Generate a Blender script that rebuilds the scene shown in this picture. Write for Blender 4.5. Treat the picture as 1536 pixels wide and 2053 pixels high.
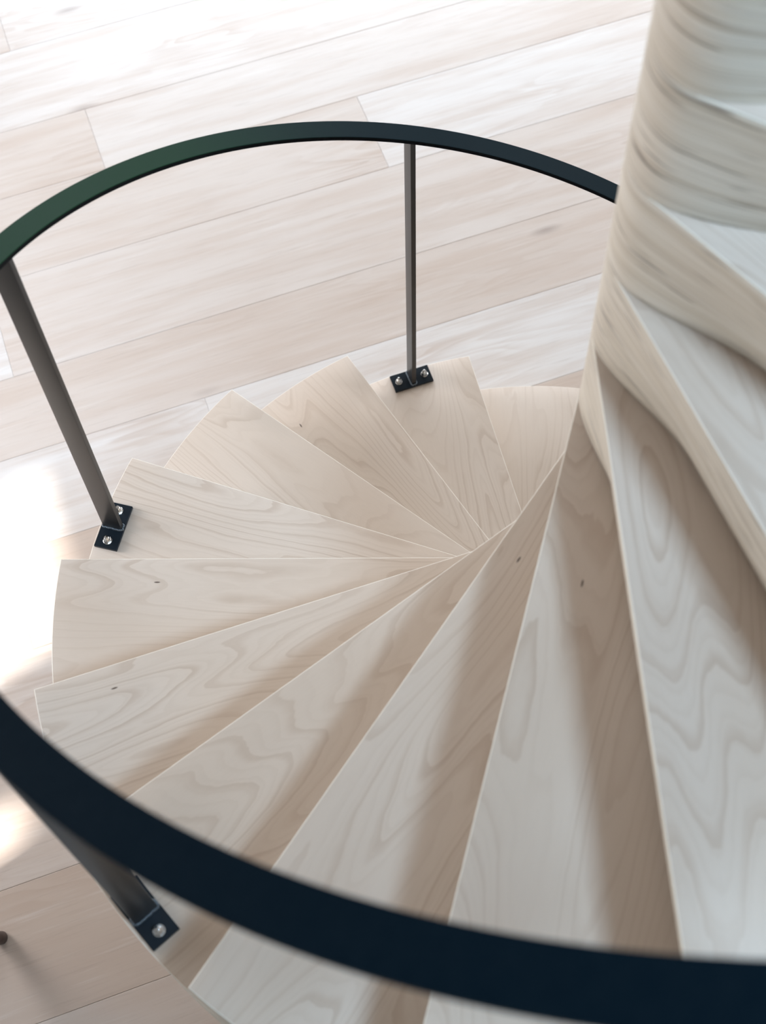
import bpy, bmesh, math, random
from mathutils import Vector, Matrix
random.seed(7)
PI = math.pi
R = math.radians

for o in list(bpy.data.objects):
    bpy.data.objects.remove(o)
SC = bpy.context.scene
COL = SC.collection

# ------------------------------------------------------------------ camera
CX, CY, CZ = -0.70885, -0.95848, 3.84656
YAW, PITCH, ROLL, FPX = 1.271852, 1.112501, -0.0487251, 2947.378
cam_data = bpy.data.cameras.new('camera')
cam = bpy.data.objects.new('camera', cam_data)
COL.objects.link(cam)
fwd = Vector((math.cos(YAW)*math.cos(PITCH), math.sin(YAW)*math.cos(PITCH), -math.sin(PITCH)))
rt = Vector((math.sin(YAW), -math.cos(YAW), 0))
up = rt.cross(fwd)
r2 = rt*math.cos(ROLL) + up*math.sin(ROLL)
u2 = -rt*math.sin(ROLL) + up*math.cos(ROLL)
mw = Matrix((r2, u2, -fwd)).transposed().to_4x4()
mw.translation = (CX, CY, CZ)
cam.matrix_world = mw
cam_data.sensor_fit = 'VERTICAL'
cam_data.sensor_height = 36
cam_data.sensor_width = 24
cam_data.lens = FPX/2053*36
cam_data.clip_start = 0.05
cam_data.dof.use_dof = True
cam_data.dof.focus_distance = 3.25
cam_data.dof.aperture_fstop = 4.0
SC.camera = cam

# ------------------------------------------------------------------ light
SC.view_settings.view_transform = 'Standard'
SC.view_settings.look = 'None'
SC.view_settings.gamma = 1
SC.view_settings.use_curve_mapping = False
SC.view_settings.exposure = 0.22

world = bpy.data.worlds.new('sky')
SC.world = world
world.use_nodes = True
wn = world.node_tree.nodes
wn['Background'].inputs[0].default_value = (0.75, 0.87, 1.0, 1)
wn['Background'].inputs[1].default_value = 1.2

SUN_AZ = R(17)          # horizontal heading of the sunbeam
SUN_EL = R(45)
sd = bpy.data.lights.new('sun', 'SUN')
sd.energy = 12
sd.angle = R(2.5)
sd.color = (1.0, 0.95, 0.88)
sun = bpy.data.objects.new('sun', sd)
COL.objects.link(sun)
sdir = Vector((math.cos(SUN_AZ)*math.cos(SUN_EL), math.sin(SUN_AZ)*math.cos(SUN_EL), -math.sin(SUN_EL)))
sun.rotation_euler = sdir.to_track_quat('-Z', 'Y').to_euler()
sun.location = (-6, -1, 6)

def area(name, loc, target, sx, sy, power, color):
    d = bpy.data.lights.new(name, 'AREA')
    d.shape = 'RECTANGLE'; d.size = sx; d.size_y = sy
    d.energy = power; d.color = color
    o = bpy.data.objects.new(name, d)
    COL.objects.link(o)
    o.location = loc
    o.rotation_euler = (Vector(target)-Vector(loc)).to_track_quat('-Z', 'Y').to_euler()
    return o
# daylight entering through the north glazing and the roof light
area('daylight_north', (1.3, 5.05, 1.4), (1.3, 0, 1.4), 4.3, 2.2, 155, (0.86, 0.93, 1.0))
area('added_light_west', (-2.9, 1.9, 1.5), (0, 1.9, 1.5), 1.7, 1.5, 75, (0.97, 0.97, 1.0))  # light from the west, set before a solid stretch of wall
area('daylight_roof', (0.42, -1.75, 4.93), (0.42, -1.75, 0), 0.55, 0.55, 102, (0.52, 0.76, 1.0))
area('fill_east', (4.5, 2.6, 1.5), (0, 2.2, 0.6), 2.4, 1.8, 150, (0.92, 0.96, 1.0))  # fill added to brighten the lowest treads; the east wall is solid

# ------------------------------------------------------------------ helpers
def mesh_obj(name, bm, mats, parent=None, smooth=None):
    me = bpy.data.meshes.new(name)
    bm.normal_update()
    bm.to_mesh(me); bm.free()
    for m in (mats if isinstance(mats, (list, tuple)) else [mats]):
        me.materials.append(m)
    o = bpy.data.objects.new(name, me)
    COL.objects.link(o)
    if parent is not None:
        o.parent = parent
    if smooth is not None:
        me.polygons.foreach_set('use_smooth', [True]*len(me.polygons))
        me.set_sharp_from_angle(angle=R(smooth))
    return o

def empty(name, loc=(0, 0, 0), rz=0):
    o = bpy.data.objects.new(name, None)
    COL.objects.link(o)
    o.location = loc; o.rotation_euler = (0, 0, rz)
    o.empty_display_size = 0.1
    return o

def tag(o, label, cat, group=None):
    o['label'] = label; o['category'] = cat
    if group: o['group'] = group
    return o

def box(bm, x0, x1, y0, y1, z0, z1, mat=0, bevel=0):
    r = bmesh.ops.create_cube(bm, size=1)
    vs = r['verts']
    bmesh.ops.scale(bm, vec=(x1-x0, y1-y0, z1-z0), verts=vs)
    bmesh.ops.translate(bm, vec=((x0+x1)/2, (y0+y1)/2, (z0+z1)/2), verts=vs)
    fs = set(f for v in vs for f in v.link_faces)
    for f in fs: f.material_index = mat
    if bevel:
        es = set(e for v in vs for e in v.link_edges)
        bmesh.ops.bevel(bm, geom=list(es), offset=bevel, segments=2, profile=0.7, affect='EDGES')

def lathe(bm, prof, seg=24, cx=0, cy=0, mat=0):
    rings = []
    for r_, z in prof:
        if r_ < 1e-6:
            rings.append([bm.verts.new((cx, cy, z))])
        else:
            rings.append([bm.verts.new((cx+r_*math.cos(2*PI*k/seg), cy+r_*math.sin(2*PI*k/seg), z)) for k in range(seg)])
    for a, b in zip(rings, rings[1:]):
        for k in range(seg):
            k2 = (k+1) % seg
            if len(a) == 1 and len(b) == 1: continue
            if len(a) == 1: f = bm.faces.new((a[0], b[k2], b[k]))
            elif len(b) == 1: f = bm.faces.new((a[k], a[k2], b[0]))
            else: f = bm.faces.new((a[k], a[k2], b[k2], b[k]))
            f.material_index = mat

# ------------------------------------------------------------------ materials
def new_mat(name):
    m = bpy.data.materials.new(name)
    m.use_nodes = True
    nt = m.node_tree
    return m, nt, nt.nodes['Principled BSDF']

def N(nt, t, **kw):
    n = nt.nodes.new(t)
    for k, v in kw.items():
        if k.startswith('i_'):
            n.inputs[int(k[2:])].default_value = v
        else:
            setattr(n, k, v)
    return n

def math_n(nt, op, a, b=None, c=None, clamp=False):
    n = nt.nodes.new('ShaderNodeMath'); n.operation = op; n.use_clamp = clamp
    for i, v in enumerate((a, b, c)):
        if v is None: continue
        if hasattr(v, 'default_value') or hasattr(v, 'links'):
            nt.links.new(v, n.inputs[i])
        else: n.inputs[i].default_value = v
    return n.outputs[0]

def mixc(nt, fac, a, b, mode='MIX'):
    n = nt.nodes.new('ShaderNodeMix'); n.data_type = 'RGBA'; n.blend_type = mode
    for i, v in ((0, fac), (6, a), (7, b)):
        if hasattr(v, 'links'): nt.links.new(v, n.inputs[i])
        else: n.inputs[i].default_value = v if i == 0 else (v[0], v[1], v[2], 1)
    return n.outputs[2]

def noise(nt, vec, scale=1, detail=2, rough=0.5, dist=0):
    n = nt.nodes.new('ShaderNodeTexNoise')
    n.inputs['Scale'].default_value = scale
    n.inputs['Detail'].default_value = detail
    n.inputs['Roughness'].default_value = rough
    n.inputs['Distortion'].default_value = dist
    nt.links.new(vec, n.inputs['Vector'])
    return n.outputs['Fac']

def mapped(nt, vec, scale=(1, 1, 1), loc=(0, 0, 0), rot=(0, 0, 0)):
    n = nt.nodes.new('ShaderNodeMapping')
    n.inputs['Scale'].default_value = scale
    n.inputs['Location'].default_value = loc
    n.inputs['Rotation'].default_value = rot
    nt.links.new(vec, n.inputs['Vector'])
    return n.outputs[0]

def ramp(nt, fac, stops):
    n = nt.nodes.new('ShaderNodeMapRange')
    n.interpolation_type = 'SMOOTHSTEP'
    nt.links.new(fac, n.inputs[0])
    n.inputs[1].default_value, n.inputs[2].default_value = stops
    return n.outputs[0]

def s2l(*c):
    return tuple((v/255/12.92 if v/255 <= 0.04045 else ((v/255+0.055)/1.055)**2.4) for v in c)

def seeded(nt, vec, amount=40.0):
    oi = nt.nodes.new('ShaderNodeAttribute'); oi.attribute_type = 'OBJECT'; oi.attribute_name = 'grain'
    va = nt.nodes.new('ShaderNodeVectorMath'); va.operation = 'ADD'
    nt.links.new(vec, va.inputs[0]); nt.links.new(oi.outputs['Vector'], va.inputs[1])
    return va.outputs[0]

# birch veneer on the treads: thin cathedral contour lines, faint fibres, small pips
def birch_top():
    m, nt, bs = new_mat('birch_veneer')
    tc = nt.nodes.new('ShaderNodeTexCoord')
    v = seeded(nt, tc.outputs['Object'])
    h1 = noise(nt, mapped(nt, v, (0.75, 4.4, 1)), 1.0, 1.8, 0.38, 0.12)
    wob = noise(nt, mapped(nt, v, (14, 40, 1)), 1.0, 2, 0.6)
    ph = math_n(nt, 'ADD', math_n(nt, 'MULTIPLY', h1, 30.0), math_n(nt, 'MULTIPLY', wob, 0.35))
    fr = math_n(nt, 'FRACT', ph)
    saw = math_n(nt, 'MULTIPLY', ramp(nt, fr, (0.66, 0.96)), math_n(nt, 'SUBTRACT', 1.0, ramp(nt, fr, (0.965, 1.0))))
    strength = ramp(nt, noise(nt, mapped(nt, v, (2.3, 5.0, 1), (3.3, 1, 0)), 1, 2), (0.25, 0.65))
    line = math_n(nt, 'MULTIPLY', saw, math_n(nt, 'ADD', math_n(nt, 'MULTIPLY', strength, 0.27), 0.08))
    tone = noise(nt, mapped(nt, v, (1.2, 3.0, 1), (7, 2, 0)), 1, 2, 0.5)
    fib = noise(nt, mapped(nt, v, (22, 420, 1)), 1, 3, 0.6)
    base = mixc(nt, ramp(nt, tone, (0.3, 0.7)), s2l(215, 200, 187), s2l(207, 189, 173))
    c = mixc(nt, line, base, s2l(168, 142, 121))
    fr2 = math_n(nt, 'FRACT', math_n(nt, 'MULTIPLY', ph, 2.7))
    fine = math_n(nt, 'MULTIPLY', ramp(nt, fr2, (0.4, 0.9)), math_n(nt, 'SUBTRACT', 1.0, ramp(nt, fr2, (0.9, 1.0))))
    c = mixc(nt, math_n(nt, 'MULTIPLY', fine, math_n(nt, 'MULTIPLY', strength, 0.11)), c, s2l(170, 146, 126))
    c = mixc(nt, math_n(nt, 'MULTIPLY', fib, 0.13), c, s2l(150, 128, 110))
    # sparse pips
    vo = nt.nodes.new('ShaderNodeTexVoronoi'); vo.inputs['Scale'].default_value = 1
    nt.links.new(mapped(nt, v, (5.0, 17.0, 1)), vo.inputs['Vector'])
    sep = nt.nodes.new('ShaderNodeSeparateColor'); nt.links.new(vo.outputs['Color'], sep.inputs[0])
    pip = math_n(nt, 'MULTIPLY', math_n(nt, 'SUBTRACT', 1.0, ramp(nt, vo.outputs['Distance'], (0.015, 0.05))),
                 math_n(nt, 'GREATER_THAN', sep.outputs[0], 0.88))
    c = mixc(nt, math_n(nt, 'MULTIPLY', pip, 0.8), c, s2l(92, 70, 55))
    pa = nt.nodes.new('ShaderNodeAttribute'); pa.attribute_type = 'OBJECT'; pa.attribute_name = 'pip'
    vs = nt.nodes.new('ShaderNodeVectorMath'); vs.operation = 'SUBTRACT'
    nt.links.new(tc.outputs['Object'], vs.inputs[0]); nt.links.new(pa.outputs['Vector'], vs.inputs[1])
    vl = nt.nodes.new('ShaderNodeVectorMath'); vl.operation = 'LENGTH'
    nt.links.new(mapped(nt, vs.outputs[0], (150, 560, 0)), vl.inputs[0])
    pm = math_n(nt, 'SUBTRACT', 1.0, ramp(nt, vl.outputs['Value'], (0.6, 1.2)))
    c = mixc(nt, math_n(nt, 'MULTIPLY', pm, 0.9), c, s2l(70, 52, 42))
    nt.links.new(c, bs.inputs['Base Color'])
    bs.inputs['Roughness'].default_value = 0.42
    bs.inputs['Specular IOR Level'].default_value = 0.5
    return m

# laminated edge of the treads and the hub: thin horizontal plies, dark dashes
def birch_edge():
    m, nt, bs = new_mat('laminated_birch_edge')
    tc = nt.nodes.new('ShaderNodeTexCoord')
    v = seeded(nt, tc.outputs['Object'])
    warp = noise(nt, mapped(nt, v, (3.2, 3.2, 3)), 1, 2)
    vv = nt.nodes.new('ShaderNodeVectorMath'); vv.operation = 'MULTIPLY_ADD'
    cx = nt.nodes.new('ShaderNodeCombineXYZ'); nt.links.new(warp, cx.inputs[2])
    nt.links.new(cx.outputs[0], vv.inputs[0]); vv.inputs[1].default_value = (0, 0, 0.035)
    nt.links.new(v, vv.inputs[2]); v2 = vv.outputs[0]
    fine = noise(nt, mapped(nt, v2, (5, 5, 330)), 1, 3, 0.6)
    broad = noise(nt, mapped(nt, v2, (1.6, 1.6, 70)), 1, 2, 0.5)
    base = mixc(nt, ramp(nt, broad, (0.3, 0.7)), s2l(214, 204, 190), s2l(203, 191, 174))
    c = mixc(nt, math_n(nt, 'MULTIPLY', ramp(nt, fine, (0.42, 0.75)), 0.38), base, s2l(140, 120, 100))
    band = noise(nt, mapped(nt, v2, (3.5, 3.5, 95), (4, 9, 2)), 1, 1, 0.5)
    c = mixc(nt, math_n(nt, 'MULTIPLY', ramp(nt, band, (0.58, 0.72)), 0.3), c, s2l(140, 120, 100))
    dash = noise(nt, mapped(nt, v2, (8, 8, 190), (1, 5, 8)), 1, 1.5, 0.5)
    c = mixc(nt, math_n(nt, 'MULTIPLY', ramp(nt, dash, (0.65, 0.72)), 0.8), c, s2l(84, 68, 56))
    nt.links.new(c, bs.inputs['Base Color'])
    bs.inputs['Roughness'].default_value = 0.5
    bs.inputs['Specular IOR Level'].default_value = 0.3
    return m

def arris():
    m, nt, bs = new_mat('birch_arris_highlight')
    bs.inputs['Base Color'].default_value = (*s2l(230, 222, 209), 1)  # pale birch edge, lightened further to paint in the light it catches
    bs.inputs['Roughness'].default_value = 0.5
    return m

def oak_floor():
    m, nt, bs = new_mat('whitewashed_oak_planks')
    tc = nt.nodes.new('ShaderNodeTexCoord')
    at = nt.nodes.new('ShaderNodeAttribute'); at.attribute_name = 'plank'
    va = nt.nodes.new('ShaderNodeVectorMath'); va.operation = 'ADD'
    nt.links.new(tc.outputs['Object'], va.inputs[0]); nt.links.new(at.outputs['Vector'], va.inputs[1])
    v = va.outputs[0]
    tn = nt.nodes.new('ShaderNodeAttribute'); tn.attribute_name = 'tone'
    wv = noise(nt, mapped(nt, v, (1.3, 4, 1)), 1, 2, 0.5)
    h1 = noise(nt, mapped(nt, v, (1.0, 7.5, 1)), 1.0, 2, 0.5, 0.6)
    ph = math_n(nt, 'FRACT', math_n(nt, 'MULTIPLY', h1, 13.0))
    saw = math_n(nt, 'MULTIPLY', ramp(nt, ph, (0.1, 0.9)), math_n(nt, 'SUBTRACT', 1.0, ramp(nt, ph, (0.9, 1.0))))
    fib = noise(nt, mapped(nt, v, (7, 150, 1)), 1, 4, 0.65)
    st = noise(nt, mapped(nt, v, (1.6, 22, 1)), 1, 3, 0.6)
    base = mixc(nt, tn.outputs['Fac'], s2l(190, 171, 157), s2l(217, 214, 213))
    c = mixc(nt, math_n(nt, 'MULTIPLY', ramp(nt, st, (0.35, 0.7)), 0.42), base, s2l(186, 166, 152))
    c = mixc(nt, math_n(nt, 'MULTIPLY', saw, math_n(nt, 'MULTIPLY', ramp(nt, wv, (0.4, 0.75)), 0.32)), c, s2l(168, 142, 124))
    c = mixc(nt, math_n(nt, 'MULTIPLY', ramp(nt, fib, (0.5, 0.8)), 0.25), c, s2l(146, 128, 116))
    # cerused white in the pores and a few grey knots
    wash = noise(nt, mapped(nt, v, (3, 60, 1), (5, 5, 0)), 1, 3, 0.6)
    c = mixc(nt, math_n(nt, 'MULTIPLY', ramp(nt, wash, (0.55, 0.8)), 0.25), c, s2l(226, 222, 220))
    vo = nt.nodes.new('ShaderNodeTexVoronoi'); vo.inputs['Scale'].default_value = 1
    nt.links.new(mapped(nt, v, (1.7, 5.5, 1)), vo.inputs['Vector'])
    sep = nt.nodes.new('ShaderNodeSeparateColor'); nt.links.new(vo.outputs['Color'], sep.inputs[0])
    kn = math_n(nt, 'MULTIPLY', math_n(nt, 'SUBTRACT', 1.0, ramp(nt, vo.outputs['Distance'], (0.0, 0.13))),
                math_n(nt, 'GREATER_THAN', sep.outputs[0], 0.7))
    c = mixc(nt, math_n(nt, 'MULTIPLY', kn, 0.55), c, s2l(128, 112, 108))
    nt.links.new(c, bs.inputs['Base Color'])
    bs.inputs['Roughness'].default_value = 0.36
    bs.inputs['Specular IOR Level'].default_value = 0.5
    bp = nt.nodes.new('ShaderNodeBump'); bp.inputs['Strength'].default_value = 0.12; bp.inputs['Distance'].default_value = 0.001
    nt.links.new(fib, bp.inputs['Height']); nt.links.new(bp.outputs[0], bs.inputs['Normal'])
    return m

def steel(name, painted_reflection=True):
    m, nt, bs = new_mat(name)
    tc = nt.nodes.new('ShaderNodeTexCoord')
    v = tc.outputs['Object']
    n1 = noise(nt, mapped(nt, v, (2, 2, 2)), 1, 2)
    n2 = noise(nt, mapped(nt, v, (60, 60, 60)), 1, 3, 0.6)
    if painted_reflection:
        # reflected trees and sky painted into the bar's colour, green drifting to navy
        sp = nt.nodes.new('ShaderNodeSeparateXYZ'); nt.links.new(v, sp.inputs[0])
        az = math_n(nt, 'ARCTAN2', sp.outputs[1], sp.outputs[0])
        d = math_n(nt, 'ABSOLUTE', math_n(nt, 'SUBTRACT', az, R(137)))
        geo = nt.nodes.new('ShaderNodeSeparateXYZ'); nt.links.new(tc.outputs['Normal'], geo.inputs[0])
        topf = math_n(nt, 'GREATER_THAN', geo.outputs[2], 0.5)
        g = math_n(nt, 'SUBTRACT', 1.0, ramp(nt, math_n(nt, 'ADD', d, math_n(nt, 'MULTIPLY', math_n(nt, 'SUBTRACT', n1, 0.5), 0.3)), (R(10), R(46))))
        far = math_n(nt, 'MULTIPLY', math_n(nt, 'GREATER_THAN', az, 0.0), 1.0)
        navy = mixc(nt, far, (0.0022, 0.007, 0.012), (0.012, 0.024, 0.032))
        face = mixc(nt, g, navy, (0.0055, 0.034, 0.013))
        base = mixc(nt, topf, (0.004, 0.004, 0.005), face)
    else:
        base = mixc(nt, n1, (0.006, 0.011, 0.017), (0.010, 0.016, 0.024))
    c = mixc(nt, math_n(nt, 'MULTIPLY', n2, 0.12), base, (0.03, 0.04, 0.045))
    if painted_reflection:
        nt.links.new(mixc(nt, g, (0.25, 0.6, 1.0), (0.15, 1.0, 0.4)), bs.inputs['Specular Tint'])  # specular tinted to match the painted reflection
    nt.links.new(c, bs.inputs['Base Color'])
    bs.inputs['Roughness'].default_value = 0.5 if painted_reflection else 0.35
    bs.inputs['Specular IOR Level'].default_value = 0.016 if painted_reflection else 0.2
    return m

def plain(name, col, rough=0.5, metal=0.0):
    m, nt, bs = new_mat(name)
    tc = nt.nodes.new('ShaderNodeTexCoord')
    n = noise(nt, tc.outputs['Object'], 30, 3)
    c = mixc(nt, math_n(nt, 'MULTIPLY', n, 0.3), col, tuple(x*0.8 for x in col))
    nt.links.new(c, bs.inputs['Base Color'])
    bs.inputs['Roughness'].default_value = rough
    bs.inputs['Metallic'].default_value = metal
    return m

M_TOP, M_EDGE, M_ARRIS = birch_top(), birch_edge(), arris()
M_FLOOR = oak_floor()
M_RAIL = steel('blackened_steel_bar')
M_PLATE = steel('dark_navy_steel', False)
M_POST = plain('mill_scale_steel', (0.013, 0.012, 0.0115), 0.36, 0.0)
M_NUT = plain('stainless_steel', (0.62, 0.61, 0.60), 0.16, 1.0)
M_WELD = plain('weld_bead', (0.10, 0.12, 0.14), 0.3, 0.6)
M_WALL = plain('pale_plaster', s2l(178, 174, 168), 0.9)
M_GAP = plain('plank_joint', (0.30, 0.25, 0.21), 0.9)
M_FRAME = plain('white_window_frame', s2l(225, 225, 225), 0.5)
M_CHAIR = plain('dark_brown_wood', (0.055, 0.032, 0.026), 0.4)

# ------------------------------------------------------------------ room
def structure(o):
    o['kind'] = 'structure'; return o

X0, X1, Y0, Y1, ZC = -3.0, 4.6, -3.6, 5.2, 4.95
seams = [5.2, 4.9, 4.62, 4.29, 3.97, 3.69, 3.345, 2.985, 2.64, 2.366, 2.042, 1.684, 1.408, 1.10, 0.79, 0.475, 0.163, -0.19, -0.47, -0.79, -1.14,
         -1.42, -1.74, -2.1, -2.38, -2.7, -3.05, -3.33, -3.6]
# end joints that can be seen, (upper seam) -> x positions
joints = {2.64: [-0.588, 1.62], 2.366: [-1.9, 0.294], 2.042: [-1.06, 1.95], 1.684: [-2.0, 3.2], 1.408: [-0.53, 1.45],
          0.163: [-2.6, 1.9], -0.19: [-1.95, 0.9], 0.475: [-2.2, 2.4], -0.47: [-2.4, 0.5], 3.345: [-0.766, 1.4], 2.985: [-1.9, 2.1], 2.9: []}
tones = {(2.042): [0.95, 0.55, 0.6], (1.684): [0.4, 0.42, 0.5], (1.408): [0.85, 0.95, 0.85], 1.10: [0.6, 0.2, 0.5], 2.366: [0.6, 0.55, 0.95],
         2.64: [0.45, 0.7, 0.8], 0.163: [0.05]*4, 0.475: [0.3]*4, -0.19: [0.2]*4, 0.79: [0.55]*4, -0.47: [0.15]*4}
bm = bmesh.new()
lp = bm.faces.layers.float_vector.new('plank')
lt = bm.faces.layers.float.new('tone')
g = 0.0004
for a, b in zip(seams, seams[1:]):
    js = joints.get(a)
    if js is None:
        x = X0 + random.uniform(0.2, 2.1); js = []
        while x < X1:
            js.append(x); x += random.choice((1.9, 2.1, 2.2))
    xs = [X0] + sorted(js) + [X1]
    tl = tones.get(a)
    for k, (x0, x1) in enumerate(zip(xs, xs[1:])):
        if x1-x0 < 0.01: continue
        ch = 0.0012
        o_ = [(x0+g, b+g), (x1-g, b+g), (x1-g, a-g), (x0+g, a-g)]
        i_ = [(x0+g+ch, b+g+ch), (x1-g-ch, b+g+ch), (x1-g-ch, a-g-ch), (x0+g+ch, a-g-ch)]
        lo = [bm.verts.new((p[0], p[1], -0.0008)) for p in o_]
        hi = [bm.verts.new((p[0], p[1], 0.0)) for p in i_]
        dn = [bm.verts.new((p[0], p[1], -0.015)) for p in o_]
        fs = [bm.faces.new(hi)]
        for q in range(4):
            q2 = (q+1) % 4
            fs.append(bm.faces.new((lo[q], lo[q2], hi[q2], hi[q])))
            fs.append(bm.faces.new((dn[q], dn[q2], lo[q2], lo[q])))
        sv = Vector((random.uniform(0, 50), random.uniform(0, 50), random.uniform(0, 50)))
        tv = tl[k] if tl and k < len(tl) else random.uniform(0.5, 0.9)
        for f in fs:
            f[lp] = sv; f[lt] = tv
n0 = len(bm.faces)
r = bmesh.ops.create_cube(bm, size=1)
bmesh.ops.scale(bm, vec=(X1-X0, Y1-Y0, 0.1), verts=r['verts'])
bmesh.ops.translate(bm, vec=((X0+X1)/2, (Y0+Y1)/2, -0.0545), verts=r['verts'])
for f in set(f for v_ in r['verts'] for f in v_.link_faces): f.material_index = 1
structure(mesh_obj('floor', bm, [M_FLOOR, M_GAP]))

def wall_with_openings(name, axis, pos, thick, lo, hi, z0, z1, openings):
    """axis 'x': wall in the plane x=pos running along y; openings (a0,a1,z0,z1)"""
    bm = bmesh.new()
    us = sorted(set([lo, hi] + [v for o in openings for v in o[:2]]))
    zs = sorted(set([z0, z1] + [v for o in openings for v in o[2:]]))
    for ua, ub in zip(us, us[1:]):
        for za, zb in zip(zs, zs[1:]):
            um, zm = (ua+ub)/2, (za+zb)/2
            if any(o[0] < um < o[1] and o[2] < zm < o[3] for o in openings): continue
            if axis == 'x': box(bm, min(pos, pos+thick), max(pos, pos+thick), ua, ub, za, zb)
            else: box(bm, ua, ub, min(pos, pos+thick), max(pos, pos+thick), za, zb)
    bmesh.ops.remove_doubles(bm, verts=bm.verts, dist=1e-5)
    return structure(mesh_obj(name, bm, M_WALL))

def back(px, py):
    """carry a floor point back along the sunbeam to the west wall: (y, z)"""
    d = (px-X0)
    return py - d*math.tan(SUN_AZ), d/math.cos(SUN_AZ)*math.tan(SUN_EL)
W1 = (0.19, 0.74, 0.75, 2.15)
W2 = (-0.26, -0.115, 0.60, 1.87)
NW = (-0.85, 3.45, 0.28, 2.52)
wall_with_openings('wall_west', 'x', X0, -0.15, Y0, Y1, 0, ZC, [W1, W2])
wall_with_openings('wall_north', 'y', Y1, 0.15, X0, X1, 0, ZC, [NW])
wall_with_openings('wall_east', 'x', X1, 0.15, Y0, Y1, 0, ZC, [])
wall_with_openings('wall_south', 'y', Y0, -0.15, X0, X1, 0, ZC, [])
RL = (0.12, 0.72, -2.05, -1.45)
bm = bmesh.new()
box(bm, X0, RL[0], Y0, Y1, ZC, ZC+0.15); box(bm, RL[1], X1, Y0, Y1, ZC, ZC+0.15)
box(bm, RL[0], RL[1], Y0, RL[2], ZC, ZC+0.15); box(bm, RL[0], RL[1], RL[3], Y1, ZC, ZC+0.15)
structure(mesh_obj('ceiling', bm, M_WALL))

def window(name, axis, pos, o, bars):
    bm = bmesh.new(); f = 0.03; d0, d1 = pos-0.03, pos+0.03
    parts = [(o[0], o[0]+f, o[2], o[3]), (o[1]-f, o[1], o[2], o[3]), (o[0]+f, o[1]-f, o[2], o[2]+f), (o[0]+f, o[1]-f, o[3]-f, o[3])]
    for k in range(1, bars):
        u = o[0] + (o[1]-o[0])*k/bars
        parts.append((u-f/2, u+f/2, o[2]+f, o[3]-f))
    for a0, a1, z0, z1 in parts:
        if axis == 'y': box(bm, a0, a1, d0, d1, z0, z1, bevel=0.003)
        else: box(bm, d0, d1, a0, a1, z0, z1, bevel=0.003)
    structure(mesh_obj(name, bm, M_FRAME))
window('window_1', 'y', Y1+0.08, NW, 4)
WB = (1.02, 2.78, 0.72, 2.28)
window('added_frame_west', 'x', X0+0.03, WB, 2)  # frame added on the solid wall to dress the west area light
window('added_frame_east', 'x', X1-0.03, (1.35, 3.85, 0.55, 2.45), 3)  # frame added on the solid wall to go with the east fill

# ------------------------------------------------------------------ staircase
H = 0.19
TH2, DTH = R(85.02), 0.327553
RO, RH = 1.0628, 0.0885
NT = 16
def az(i): return TH2 + DTH*(i-2)
SET = 0.041                                      # how far the riser foot sits behind the nosing
def sstep(x): x = max(0, min(1, x)); return x*x*(3-2*x)
def outline(depth, inset=0.0):
    """plan outline of one tread block, local frame: x along the nosing, column axis at the origin"""
    pts = []
    k = SET*(depth/H)**1.5
    svals = [0, .015, .03, .045, .06, .08, .10, .12, .14, .17, .20, .26, .35, .5, .65, .8, .93]
    for s in svals:
        pts.append((s, -RH + k*sstep(s/0.20) + inset))
    Ro = RO - inset
    yo = -RH + k + inset
    xo = math.sqrt(Ro*Ro-yo*yo)
    pts.append((xo-0.02 if False else xo, yo))
    a0 = math.atan2(yo, xo)
    # back line: hidden below the next tread, 18 mm behind the foot of its riser
    yb = -0.030
    a1 = DTH + math.asin(yb/Ro)
    n = 22
    for j in range(1, n+1):
        a = a0 + (a1-a0)*j/n
        pts.append((Ro*math.cos(a), Ro*math.sin(a)))
    # back line inward to the hub circle
    Rh = RH - inset
    ca, sa = math.cos(DTH), math.sin(DTH)
    xb0 = math.sqrt(Ro*Ro-yb*yb); xb1 = math.sqrt(Rh*Rh-yb*yb)
    for j in range(1, 5):
        xx = xb0 + (xb1-xb0)*j/4
        pts.append((xx*ca - yb*sa, xx*sa + yb*ca))
    b0 = math.atan2(pts[-1][1], pts[-1][0])
    b1 = -PI/2 + 2*PI
    for j in range(1, 40):
        a = b0 + (b1-b0)*j/40
        pts.append((Rh*math.cos(a), Rh*math.sin(a)))
    return pts
def tread_bm():
    bm = bmesh.new()
    levels = [(0.0, 0.0014), (0.0005, 0.0005), (0.0014, 0.0)] + [(H*q/14, 0.0) for q in range(1, 14)] + [(H-0.0012, 0.0), (H-0.0004, 0.0008)]
    rings = []
    for d, ins in levels:
        rings.append([bm.verts.new((x, y, -d)) for x, y in outline(d, ins)])
    n = len(rings[0])
    for q, (a, b) in enumerate(zip(rings, rings[1:])):
        for k in range(n):
            k2 = (k+1) % n
            f = bm.faces.new((a[k], b[k], b[k2], a[k2]))
            # the pale arris runs round the nosing and the outer curve
            f.material_index = 2 if (q < 2 and k < 40) else 1
    f = bm.faces.new(rings[0]); f.material_index = 0
    f = bm.faces.new(list(reversed(rings[-1]))); f.material_index = 1
    return bm
stair = empty('spiral_staircase')
tag(stair, 'pale birch spiral staircase with solid laminated wedge treads winding round a sculpted column', 'staircase')
tread0 = mesh_obj('tread', tread_bm(), [M_TOP, M_EDGE, M_ARRIS], stair, smooth=35)
for i in range(1, NT+1):
    t = tread0 if i == 1 else tread0.copy()
    if i > 1: COL.objects.link(t)
    t.parent = stair
    t.location = (0, 0, i*H)
    t.rotation_euler = (0, 0, az(i))
    rr = random.Random(i*13+5)
    t['grain'] = (rr.uniform(0, 60), rr.uniform(0, 60), rr.uniform(0, 60))

    px_, py_ = {7: (0.92, -0.043), 6: (0.859, -0.036), 9: (0.243, -0.048), 10: (0.315, -0.019), 3: (0.949, 0.125),
                8: (0.378, 0.007)}.get(i, (9, 9))
    t['pip'] = (px_, py_, 0.0)

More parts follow.
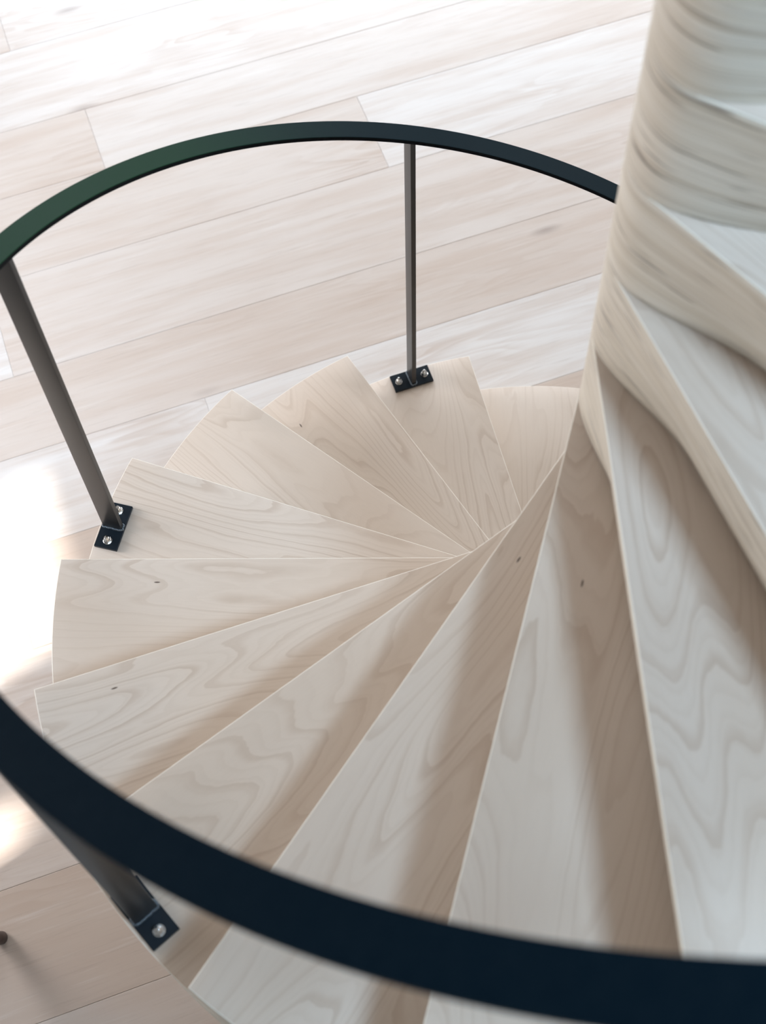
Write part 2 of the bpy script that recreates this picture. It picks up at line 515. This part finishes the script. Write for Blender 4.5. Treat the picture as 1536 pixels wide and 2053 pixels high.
# ------------------------------------------------------------------ railing
railing = empty('stair_railing')
tag(railing, 'blackened steel flat bar railing curling round the outer edge of the spiral stair', 'railing')
RR, RW, RT, RZ = 1.0267, 0.0488, 0.012, 0.96526
def rail_z(a): return H*(2+(a-TH2)/DTH) + RZ
bm = bmesh.new()
a0, a1, n = R(48), R(345), 300
sec = [(-RW/2+.001, 0), (RW/2-.001, 0), (RW/2, -.001), (RW/2, -RT+.001), (RW/2-.001, -RT), (-RW/2+.001, -RT), (-RW/2, -RT+.001), (-RW/2, -.001)]
rings = []
for k in range(n+1):
    a = a0 + (a1-a0)*k/n
    rings.append([bm.verts.new(((RR+u)*math.cos(a), (RR+u)*math.sin(a), rail_z(a)+w)) for u, w in sec])
for p, q in zip(rings, rings[1:]):
    for k in range(8):
        k2 = (k+1) % 8
        bm.faces.new((p[k], p[k2], q[k2], q[k]))
bm.faces.new(rings[0][::-1]); bm.faces.new(rings[-1])
bmesh.ops.recalc_face_normals(bm, faces=bm.faces)
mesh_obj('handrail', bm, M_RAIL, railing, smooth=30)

PR = 1.031
PW, PT_ = 0.043, 0.012
def post(i):
    a = az(i) + R(4.7)
    z = i*H
    top = rail_z(a) - RT
    e = bmesh.new()
    box(e, -PW/2, PW/2, -PT_/2, PT_/2, 0.008, top-z-0.0002 + 0.0, bevel=0.0012)
    for v_ in e.verts:          # cut the head to the slope of the rail
        if v_.co.z > 0.5:
            v_.co.z += v_.co.y/ RR * H/DTH
    o = mesh_obj('post', e, M_POST, railing, smooth=40)
    o.location = (PR*math.cos(a), PR*math.sin(a), z); o.rotation_euler = (0, 0, a)
    e = bmesh.new()
    box(e, -0.026, 0.026, -0.055, 0.055, 0, 0.008, bevel=0.0012)
    mesh_obj('base_plate', e, M_PLATE, o, smooth=40)
    e = bmesh.new()
    rr = random.Random(i)
    def bead(p0, p1, cnt):
        for k in range(cnt):
            f = (k+0.5)/cnt
            x = p0[0]+(p1[0]-p0[0])*f + rr.uniform(-.0006, .0006); y = p0[1]+(p1[1]-p0[1])*f + rr.uniform(-.0006, .0006)
            bmesh.ops.create_icosphere(e, subdivisions=2, radius=1, matrix=Matrix.Translation((x, y, 0.0088)) @ Matrix.Diagonal((.0034, .0034, .0036, 1)))
    bead((-PW/2, -PT_/2-.001), (PW/2, -PT_/2-.001), 14)
    bead((-PW/2, PT_/2+.001), (PW/2, PT_/2+.001), 14)
    bead((-PW/2-.001, -PT_/2), (-PW/2-.001, PT_/2), 4)
    bead((PW/2+.001, -PT_/2), (PW/2+.001, PT_/2), 4)
    w = mesh_obj('weld_bead', e, M_WELD, o, smooth=60)
    for sgn in (-1, 1):
        e = bmesh.new()
        y = sgn*0.037
        lathe(e, [(0, .0080), (.0100, .0080), (.0100, .0094), (.0094, .0098), (.006, .0098)], 28, 0, y)      # washer
        # hexagonal nut with chamfered crown
        ph = rr.uniform(0, 1)
        lv = [(.0080, .0098), (.0085, .0104), (.0085, .0160), (.0074, .0172), (.0050, .0174)]
        rg = []
        for r_, zz in lv:
            rg.append([e.verts.new((r_*math.cos(ph+k*PI/3), y+r_*math.sin(ph+k*PI/3), zz)) for k in range(6)])
        for p, q in zip(rg, rg[1:]):
            for k in range(6): e.faces.new((p[k], p[(k+1) % 6], q[(k+1) % 6], q[k]))
        # threaded stud end
        pr = []
        for k in range(6):
            z0 = .0172 + k*.0014
            pr += [(.0048, z0), (.0041, z0+.0007)]
        pr += [(.0046, .0256), (.0036, .0270), (.0016, .0277), (0, .0278)]
        lathe(e, pr, 20, 0, y)
        mesh_obj('bolt', e, M_NUT, o, smooth=30)
for i in (2, 5, 8, 11, 14):
    post(i)

# ------------------------------------------------------------------ chair whose foot shows at the left edge
ch = empty('chair', (-1.80, -0.115, 0), 0)
tag(ch, 'dark brown wooden chair, only the tip of one foot in view at the left edge', 'chair')
def leg(sx, sy):
    """a round tapered leg that splays outward to its foot"""
    e = bmesh.new()
    a = Vector((sx*0.325, sy*0.16, 0.0)); b = Vector((sx*0.15, sy*0.12, 0.44))
    ax = (b-a).normalized(); q = ax.to_track_quat('Z', 'Y').to_matrix()
    L = (b-a).length
    rings = []
    for t, r_ in ((0.0, .0135), (.004, .0165), (.03, .018), (.2, .0195), (.35, .0205), (L, .0205)):
        rings.append([e.verts.new(a + ax*t + q @ Vector((r_*math.cos(k*PI/10), r_*math.sin(k*PI/10), 0))) for k in range(20)])
    for v_ in rings[0] + rings[1]: v_.co.z = max(v_.co.z, 0.0)
    for p, r_ in zip(rings, rings[1:]):
        for k in range(20): e.faces.new((p[k], p[(k+1) % 20], r_[(k+1) % 20], r_[k]))
    e.faces.new(rings[0][::-1]); e.faces.new(rings[-1])
    mesh_obj('leg', e, M_CHAIR, ch, smooth=50)
for sx, sy in ((1, -1), (1, 1), (-1, -1), (-1, 1)):
    leg(sx, sy)
e = bmesh.new(); box(e, -0.20, 0.20, -0.20, 0.20, 0.435, 0.465, bevel=0.012)
mesh_obj('seat', e, M_CHAIR, ch, smooth=40)
e = bmesh.new()
for y in (-0.17, 0.17): box(e, -0.19, -0.16, y-0.015, y+0.015, 0.462, 0.84, bevel=0.004)
box(e, -0.187, -0.163, -0.16, 0.16, 0.70, 0.83, bevel=0.006)
mesh_obj('backrest', e, M_CHAIR, ch, smooth=40)
